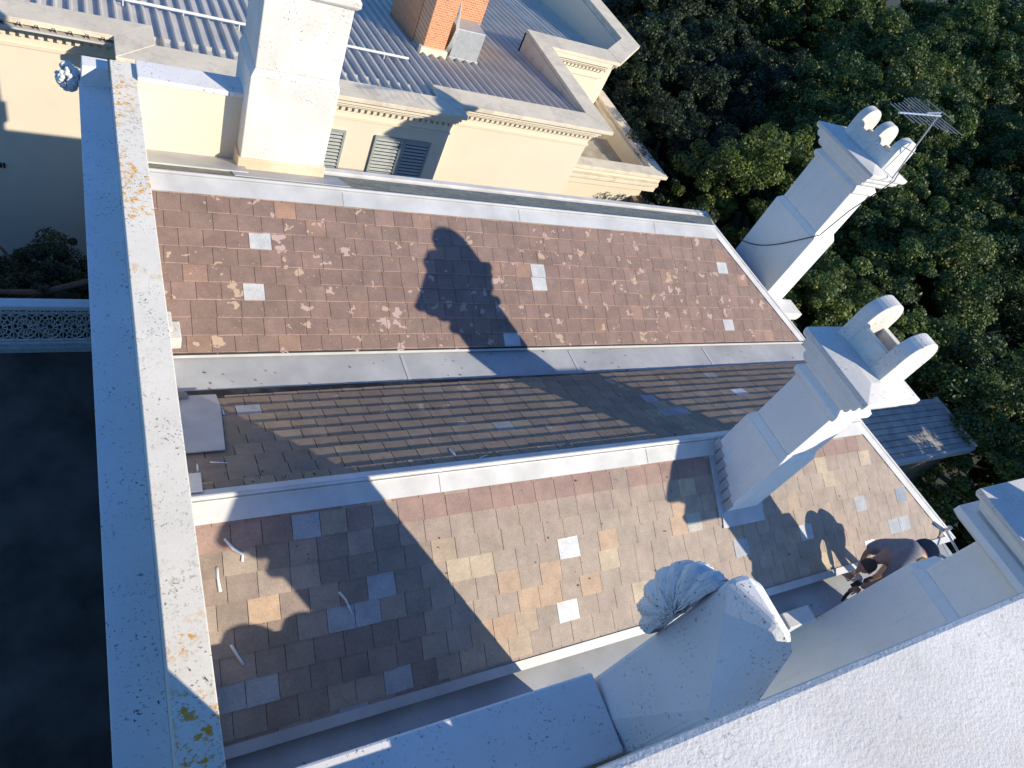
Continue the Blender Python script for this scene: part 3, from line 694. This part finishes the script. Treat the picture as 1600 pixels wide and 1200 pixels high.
# ================================================================== OBJECTS
# TV antenna on the right-hand chimney
ant = thing('tv_antenna', (11.62, 6.52, -3.35), 'metal television antenna on a thin pole fixed to the far right chimney', 'antenna')
mb = MB(); mb.tube([(11.62, 6.50, -3.50), (11.68, 6.69, -2.33)], .013, 8); mb.tube([(11.45, 6.66, -2.95), (11.66, 6.52, -2.95)], .01, 6); mb.build('pole', MT['greymetal'], ant)
mb = MB(); b0 = Vector((11.68, 6.68, -2.36)); bd = Vector((-.98, -.2, 0)).normalized(); cr = Vector((.16, -.98, 0)).normalized()
mb.tube([b0 - bd * .08, b0 + bd * 1.45], .017, 8)
mb.tube([b0 + Vector((0, 0, .05)), b0 + bd * .5 + Vector((0, 0, .03))], .012, 6)
mb.build('boom', MT['metal'], ant)
mb = MB()
for k, ln in enumerate([.50, .48, .46, .44, .36, .30, .28, .26, .24]):
    c_ = b0 + bd * (.02 + k * .165); mb.tube([c_ - cr * ln, c_ + cr * ln], .0075, 6)
mb.tube([b0 + bd * .1 - cr * .3 + Vector((0, 0, .09)), b0 + bd * .1 + cr * .3 + Vector((0, 0, .09))], .0075, 6)
mb.build('rods', MT['metal'], ant)
mb = MB()
pts = []
for t_ in np.linspace(0, 1, 24):
    x_ = 11.262; 
    pts.append((x_, 7.95 - 1.33 * t_, -6.05 + 1.25 * t_ - .25 * math.sin(math.pi * t_) * (1 - t_ * .4)))
pts += [(11.29, 6.60, -4.6), (11.36, 6.56, -4.2), (11.40, 6.44, -3.75), (11.46, 6.36, -3.4), (11.6, 6.46, -3.36), (11.63, 6.5, -3.2)]
mb.tube(pts, .009, 6); tag(mb.build('antenna_cable', MT['black'], None, smooth=True), 'thin black cable sagging across the shaded side of the far right chimney', 'cable')
# second small flat antenna below in the shade
# ladder
lad = thing('ladder', (12.0, 1.0, -14), 'aluminium ladder leaning on the eave corner beside the bent person', 'ladder')
p0, p1 = Vector((10.55, .75, -6.05)), Vector((13.2, .9, -12.5)); side = Vector((.12, .42, 0))
p0 = Vector((10.75, 1.0, -6.0)); p1 = Vector((12.6, 1.25, -8.6))
for sd in (0, 1):
    mb = MB(); q = side * sd; mb.tube([p0 + q, p1 + q], .032, 6); mb.build('rail', MT['metal'], lad)
for k in range(9):
    mb = MB(); c_ = p0 + (p1 - p0) * (k + .5) / 9; mb.tube([c_, c_ + side], .018, 6); mb.build('rung', MT['metal'], lad)
# ---------------- person bending over the gutter
per = thing('person', (9.0, .95, -6.40), 'person in a grey shirt and navy shorts bending over the slates by the eave', 'person')
def skin(name, pts, edges, mat, parent, sub=2):
    me = bpy.data.meshes.new(name)
    L0 = Vector((0, 0, 0)); q = parent
    while q is not None: L0 = L0 + q.location; q = q.parent
    me.from_pydata([(p[0] - L0.x, p[1] - L0.y, p[2] + G - L0.z) for p, r_ in pts], edges, [])
    o = bpy.data.objects.new(name, me); col.objects.link(o); o.parent = parent
    sm = o.modifiers.new('skin', 'SKIN'); sm.use_smooth_shade = True
    for i, (p, r_) in enumerate(pts):
        sv = me.skin_vertices[0].data[i]; rr_ = r_ if isinstance(r_, tuple) else (r_, r_); sv.radius = rr_; sv.use_root = (i == 0)
    ss = o.modifiers.new('sub', 'SUBSURF'); ss.levels = sub; ss.render_levels = sub
    me.materials.append(mat); return o
def chainE(seqs): return [(a_, b_) for s_ in seqs for a_, b_ in zip(s_[:-1], s_[1:])]
PV = Vector((8.88, 1.03, -5.36)); SH = Vector((8.50, 1.17, -5.55)); NK = Vector((8.36, 1.20, -5.62)); HD = Vector((8.20, 1.18, -5.74))
bp = [(PV, .10), ((8.76, 1.08, -5.35), .10), ((8.62, 1.13, -5.42), .11), (SH, .11), (NK, .06), ((8.27, 1.2, -5.68), .06),
      ((8.47, 1.02, -5.60), .055), ((8.40, .96, -5.78), .05), ((8.32, 1.0, -6.0), .04), ((8.30, 1.03, -6.06), .034),
      ((8.52, 1.34, -5.60), .055), ((8.50, 1.36, -5.82), .05), ((8.42, 1.22, -6.02), .04), ((8.40, 1.20, -6.07), .034),
      ((8.92, .94, -5.48), .085), ((8.86, .90, -5.86), .07), ((9.02, .88, -6.26), .05), ((9.10, .88, -6.36), .045),
      ((8.92, 1.13, -5.48), .085), ((8.82, 1.14, -5.86), .07), ((9.02, 1.12, -6.24), .05), ((9.0, 1.12, -6.34), .045)]
body = skin('body', bp, chainE([(0, 1, 2, 3, 4, 5), (3, 6, 7, 8, 9), (3, 10, 11, 12, 13), (0, 14, 15, 16, 17), (0, 18, 19, 20, 21)]), MT['skin'], per)
# head
mb = MB()
def blob(mb, c, r, n=16, m_=12, shape=None):
    vs = []; fs = []
    for j in range(m_ + 1):
        th = math.pi * j / m_
        for i in range(n):
            ph = 2 * math.pi * i / n; v_ = Vector((math.sin(th) * math.cos(ph), math.sin(th) * math.sin(ph), math.cos(th)))
            k = shape(v_) if shape else 1
            vs.append((c[0] + v_.x * r[0] * k, c[1] + v_.y * r[1] * k, c[2] + v_.z * r[2] * k))
    for j in range(m_):
        for i in range(n): fs.append((j * n + i, j * n + (i + 1) % n, (j + 1) * n + (i + 1) % n, (j + 1) * n + i))
    mb.add(vs, fs)
blob(mb, HD, (.115, .082, .10)); blob(mb, HD + Vector((-.02, 0, -.10)), (.018, .02, .03), 8, 6)
blob(mb, HD + Vector((.0, .085, -.01)), (.025, .012, .035), 8, 6); blob(mb, HD + Vector((.0, -.085, -.01)), (.025, .012, .035), 8, 6)
mb.build('head', MT['skin'], per, smooth=True)
mb = MB(); blob(mb, HD + Vector((.012, 0, .022)), (.122, .09, .10)); mb.build('hair', MT['hair'], per, smooth=True)
tp = [((8.74, 1.09, -5.35), .168), ((8.60, 1.135, -5.39), .178), ((8.50, 1.165, -5.52), .172),
      ((8.46, 1.00, -5.58), .10), ((8.40, .96, -5.78), .085), ((8.52, 1.35, -5.59), .10), ((8.50, 1.365, -5.80), .085)]
skin('shirt', tp, chainE([(0, 1, 2, 3, 4), (2, 5, 6)]), MT['tshirt'], per)
sp_ = [((8.83, 1.05, -5.35), .19), ((8.90, 1.03, -5.37), .205), ((8.93, .95, -5.50), .15), ((8.88, .92, -5.74), .12), ((8.93, 1.12, -5.50), .15), ((8.85, 1.14, -5.74), .12)]
skin('shorts', sp_, chainE([(0, 1, 2, 3), (1, 4, 5)]), MT['shorts'], per)
skin('tool_belt', [((8.56, 1.0, -5.34), .035), ((8.64, .965, -5.31), .045), ((8.74, .92, -5.33), .035)], [(0, 1), (1, 2)], MT['ochre'], per)
for k, (hx, hy, hz) in enumerate(((8.30, 1.03, -6.06), (8.40, 1.20, -6.07))):
    hp = [((hx, hy, hz), .03), ((hx - .02, hy, hz - .05), .034)]; ed = [(0, 1)]
    for j in range(4):
        a_ = (j - 1.5) * .02; n0 = len(hp)
        hp += [((hx - .035, hy + a_, hz - .08), .010), ((hx - .06, hy + a_ * 1.1, hz - .115 - .004 * (j % 2)), .009), ((hx - .065, hy + a_, hz - .145), .008)]
        ed += [(1, n0), (n0, n0 + 1), (n0 + 1, n0 + 2)]
    n0 = len(hp); hp += [((hx - .01, hy + (.04 if k else -.04), hz - .05), .011), ((hx - .035, hy + (.05 if k else -.05), hz - .085), .009)]; ed += [(0, n0), (n0, n0 + 1)]
    skin('hand', hp, ed, MT['skin'], per, 1)
for (fx, fy, fz_) in ((9.10, .88, -6.36), (9.0, 1.12, -6.34)):
    skin('boot', [((fx, fy, fz_ + .03), .055), ((fx - .02, fy, fz_), .05), ((fx - .17, fy, fz_ - .02), (.045, .035))], [(0, 1), (1, 2)], MT['boots'], per, 1)
mb = MB(); mb.tube([(8.34, 1.08, -6.12), (8.22, 1.02, -6.26), (8.18, .98, -6.34)], [.02, .024, .014], 10); mb.box(8.33, 8.39, 1.05, 1.12, -6.2, -6.06)
tag(mb.build('sealant_gun', MT['black'], None, bevel=.004), "dark tool held in the bent person's hands over the gutter", 'tool')

# skillion roof beyond, right
sk = thing('lean_to', (15.8, 4.2, -14), 'small slatted lean-to roof in dappled shade behind the nearer chimney', 'lean-to')
mb = MB()
z_ = lambda y: -8.75 + .10 * (y - 4.2)
for k in range(9):
    y_ = 3.85 + k * .165
    mb.slab([(15.3, y_, z_(y_)), (19.2, y_, z_(y_)), (19.2, y_ + .15, z_(y_ + .15)), (15.3, y_ + .15, z_(y_ + .15) - .01)], .02)
mb.build('roof', plain('weathered_board', (.34, .32, .29), .9, 0, 3, .35, .3), sk)
mb = MB(); mb.box(15.3, 19.2, 3.76, 3.85, -8.95, -8.74); mb.box(19.2, 19.28, 3.8, 5.4, -8.9, -8.66); mb.build('fascia', MT['greymetal'], sk, bevel=.01)
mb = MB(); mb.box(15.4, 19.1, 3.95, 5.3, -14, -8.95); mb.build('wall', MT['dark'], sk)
STREAK_F = [[(0.83, 2.75, -5.51), (0.89, 2.67, -5.55), (0.96, 2.62, -5.58), (0.95, 2.57, -5.60)], [(0.76, 2.56, -5.61), (0.76, 2.48, -5.65), (0.77, 2.39, -5.70)], [(1.71, 2.23, -5.79), (1.76, 2.16, -5.82), (1.80, 2.05, -5.88)], [(0.82, 2.02, -5.90), (0.86, 1.94, -5.94), (0.90, 1.87, -5.98)]]
STREAK_R = [[(1.08, 4.51, -6.10), (1.07, 4.34, -6.01)], [(0.72, 3.59, -5.63), (0.71, 3.41, -5.54)], [(0.82, 3.54, -5.60), (0.96, 3.51, -5.59)], [(3.05, 3.37, -5.51), (3.06, 3.20, -5.43)], [(3.27, 3.16, -5.41), (3.41, 3.21, -5.43)]]
for pl_, L_, r_ in ((STREAK_F, 'roof', .012), (STREAK_R, 'roof', .011)):
    for s_ in pl_:
        mb = MB(); mb.tube([(x, y, z + .014) for x, y, z in s_], [r_ * random.uniform(.8, 1.3) for _ in s_], 6); mb.build('sealant_streak', MT['sealant'], house, smooth=True)
# ================================================================== TREES
def crown_mesh(name, rad, n, leaf_, seed, lo=-.55):
    r = np.random.default_rng(seed)
    # clumps spread over an uneven dome
    nc = 460
    u = r.uniform(lo, 1, nc); a = r.uniform(0, 2 * np.pi, nc); q = np.sqrt(1 - u * u)
    k = r.uniform(.62, 1.0, nc) * (1 + .15 * np.sin(3 * a + seed))
    C_ = np.stack([q * np.cos(a) * k * rad, q * np.sin(a) * k * rad, u * k * rad * .85], 1)
    cs = r.uniform(.05, .19, nc) * rad * .8
    i = r.integers(0, nc, n)
    d = r.normal(size=(n, 3)); d /= np.linalg.norm(d, axis=1)[:, None]
    p = C_[i] + d * (cs[i] * r.uniform(.25, 1.0, n) ** .5)[:, None] * np.array([1, 1, .7])
    # leaf frames: mostly facing outwards and up
    nrm = d * .6 + r.normal(size=(n, 3)) * .5 + np.array([0, 0, .55]); nrm /= np.linalg.norm(nrm, axis=1)[:, None]
    t_ = np.cross(nrm, r.normal(size=(n, 3))); t_ /= np.linalg.norm(t_, axis=1)[:, None]; b = np.cross(nrm, t_)
    s = leaf_ * r.uniform(.6, 1.35, n)[:, None]
    v0 = p - t_ * s * .5; v1 = p + b * s * .32 + nrm * s * .08; v2 = p + t_ * s * .55 - nrm * s * .1; v3 = p - b * s * .32 + nrm * s * .08
    V_ = np.stack([v0, v1, v2, v3], 1).reshape(-1, 3).astype(np.float32)
    me = bpy.data.meshes.new(name); me.vertices.add(4 * n); me.vertices.foreach_set('co', V_.ravel())
    me.loops.add(4 * n); me.loops.foreach_set('vertex_index', np.arange(4 * n, dtype=np.int32))
    me.polygons.add(n); me.polygons.foreach_set('loop_start', np.arange(0, 4 * n, 4, dtype=np.int32)); me.polygons.foreach_set('loop_total', np.full(n, 4, dtype=np.int32))
    me.update(calc_edges=True)
    ca = me.color_attributes.new('Col', 'FLOAT_COLOR', 'CORNER')
    cl = r.uniform(.0, .55, nc)[i] + r.uniform(0, .4, n); cl = np.where(r.uniform(size=n) < .012, 1.0, cl)  # a few leaves set to the palest colour as painted highlights
    cb = np.repeat(np.stack([cl, cl, cl, np.ones(n)], 1).astype(np.float32), 4, axis=0); ca.data.foreach_set('color', cb.ravel())
    return me
crowns = [crown_mesh('crown', 3.0, 160000, .085, s) for s in (1, 2, 3)]
def trunk_bm(h, r, seed):
    rs = random.Random(seed); mb = MB(); p = [(0, 0, 0)]
    for k in range(1, 6): p.append((rs.uniform(-.12, .12) * k, rs.uniform(-.12, .12) * k, h * k / 5))
    mb.tube(p, [r * (1 - .13 * k) for k in range(6)], 9)
    for k in range(7):
        a = k * .9 + rs.random(); q = p[3 + k % 3]; L = rs.uniform(1.2, 2.3)
        mb.tube([q, (q[0] + math.cos(a) * L * .5, q[1] + math.sin(a) * L * .5, q[2] + L * .45), (q[0] + math.cos(a) * L, q[1] + math.sin(a) * L, q[2] + L * .8)], [r * .45, r * .3, r * .12], 6)
    return mb
tk = trunk_bm(6.0, .22, 3)
tk.v = [(x, y, z - G) for x, y, z in tk.v]
tk0 = tk.build('trunk', MT['trunk'], None, smooth=True); tkm = tk0.data; bpy.data.objects.remove(tk0)
for k_, me_ in enumerate(crowns): me_.materials.append(MT['leaf'] if k_ != 1 else leaf('painted_sun_leaves', (.03, .065, .014), (.14, .19, .035), (.42, .36, .06)))  # second crown lightened: yellow-green sun highlights painted into its leaf colour
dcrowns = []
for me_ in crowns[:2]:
    c_ = me_.copy(); c_.materials.clear(); c_.materials.append(MT['leafshade']); dcrowns.append(c_)
def tree(x, y, top, s, kind, rot, label, group=None, zs=1.0):
    """top: height below the camera of the crown's top"""
    r = 3.0 * s; cz = G - top - r * .85 * zs
    t = thing('broadleaf_tree', (x, y, -G), label, 'tree', group)
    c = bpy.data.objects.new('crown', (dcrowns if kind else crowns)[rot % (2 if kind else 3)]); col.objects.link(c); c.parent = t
    c.location = (0, 0, cz); c.scale = (s, s, s * zs); c.rotation_euler = (0, 0, rot * 1.3)
    k = bpy.data.objects.new('trunk', tkm); col.objects.link(k); k.parent = t; k.scale = (1, 1, max(.5, (cz + .5) / 6.0)); k.rotation_euler = (0, 0, rot)
TL = [
 (18.0, 8.5, 7.6, 1.05, 0, 1, 'sunlit broadleaf tree directly behind the far right chimney'),
 (21.5, 5.0, 7.4, 1.15, 0, 2, 'sunlit broadleaf tree above the slatted lean-to roof'),
 (23.5, 10.5, 6.4, 1.25, 0, 3, 'yellow green tree right of the television antenna'),
 (21.0, 14.5, 7.0, 1.2, 0, 4, 'broadleaf tree just left of the television antenna'),
 (27.5, 17.0, 5.2, 1.4, 0, 5, 'bright tree at the upper right above the antenna'),
 (29.5, 10.0, 5.4, 1.4, 0, 6, 'sunlit tree at the right edge level with the antenna'),
 (28.0, 4.0, 6.6, 1.3, 0, 7, 'shaded tree at the right edge beyond the lean-to'),
 (34.0, 22.5, 4.6, 1.5, 0, 8, 'distant bright tree in the top right corner'),
 (37.0, 14.0, 3.6, 1.6, 0, 9, 'tall tree at the right edge near the top corner'),
 (45.0, 24.0, 3.2, 1.9, 0, 3, 'huge tree outside the top right corner'),
 (42.0, 36.0, 4.6, 1.9, 0, 4, 'far tree top at the top edge near the corner'),
 (58.0, 34.0, 2.6, 2.3, 0, 5, 'farthest tree outside the top right corner'),
 (52.0, 52.0, 3.6, 2.4, 0, 6, 'remote tree beyond the top edge'),
 (62.0, 20.0, 1.6, 2.3, 0, 7, 'remote tree beyond the right edge'),
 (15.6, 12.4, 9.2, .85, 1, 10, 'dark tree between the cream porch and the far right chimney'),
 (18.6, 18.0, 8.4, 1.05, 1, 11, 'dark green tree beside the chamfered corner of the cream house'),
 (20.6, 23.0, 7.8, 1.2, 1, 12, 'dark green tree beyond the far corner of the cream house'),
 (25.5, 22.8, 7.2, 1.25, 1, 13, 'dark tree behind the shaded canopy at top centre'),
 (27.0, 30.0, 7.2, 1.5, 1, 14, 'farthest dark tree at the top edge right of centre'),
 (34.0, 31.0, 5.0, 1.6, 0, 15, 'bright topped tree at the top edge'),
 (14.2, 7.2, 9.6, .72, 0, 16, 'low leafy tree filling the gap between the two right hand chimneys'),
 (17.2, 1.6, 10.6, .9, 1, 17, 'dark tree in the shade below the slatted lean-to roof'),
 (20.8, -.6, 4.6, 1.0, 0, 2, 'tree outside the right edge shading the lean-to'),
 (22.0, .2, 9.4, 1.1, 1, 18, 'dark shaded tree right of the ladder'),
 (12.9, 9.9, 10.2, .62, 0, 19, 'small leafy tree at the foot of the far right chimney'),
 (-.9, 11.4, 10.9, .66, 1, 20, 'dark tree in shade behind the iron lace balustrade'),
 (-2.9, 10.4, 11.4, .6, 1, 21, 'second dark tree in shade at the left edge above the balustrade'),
]
for x, y, top, s, kind, rot, lab in TL:
    tree(x, y, top, s, kind, rot, lab, 'trees round the houses')
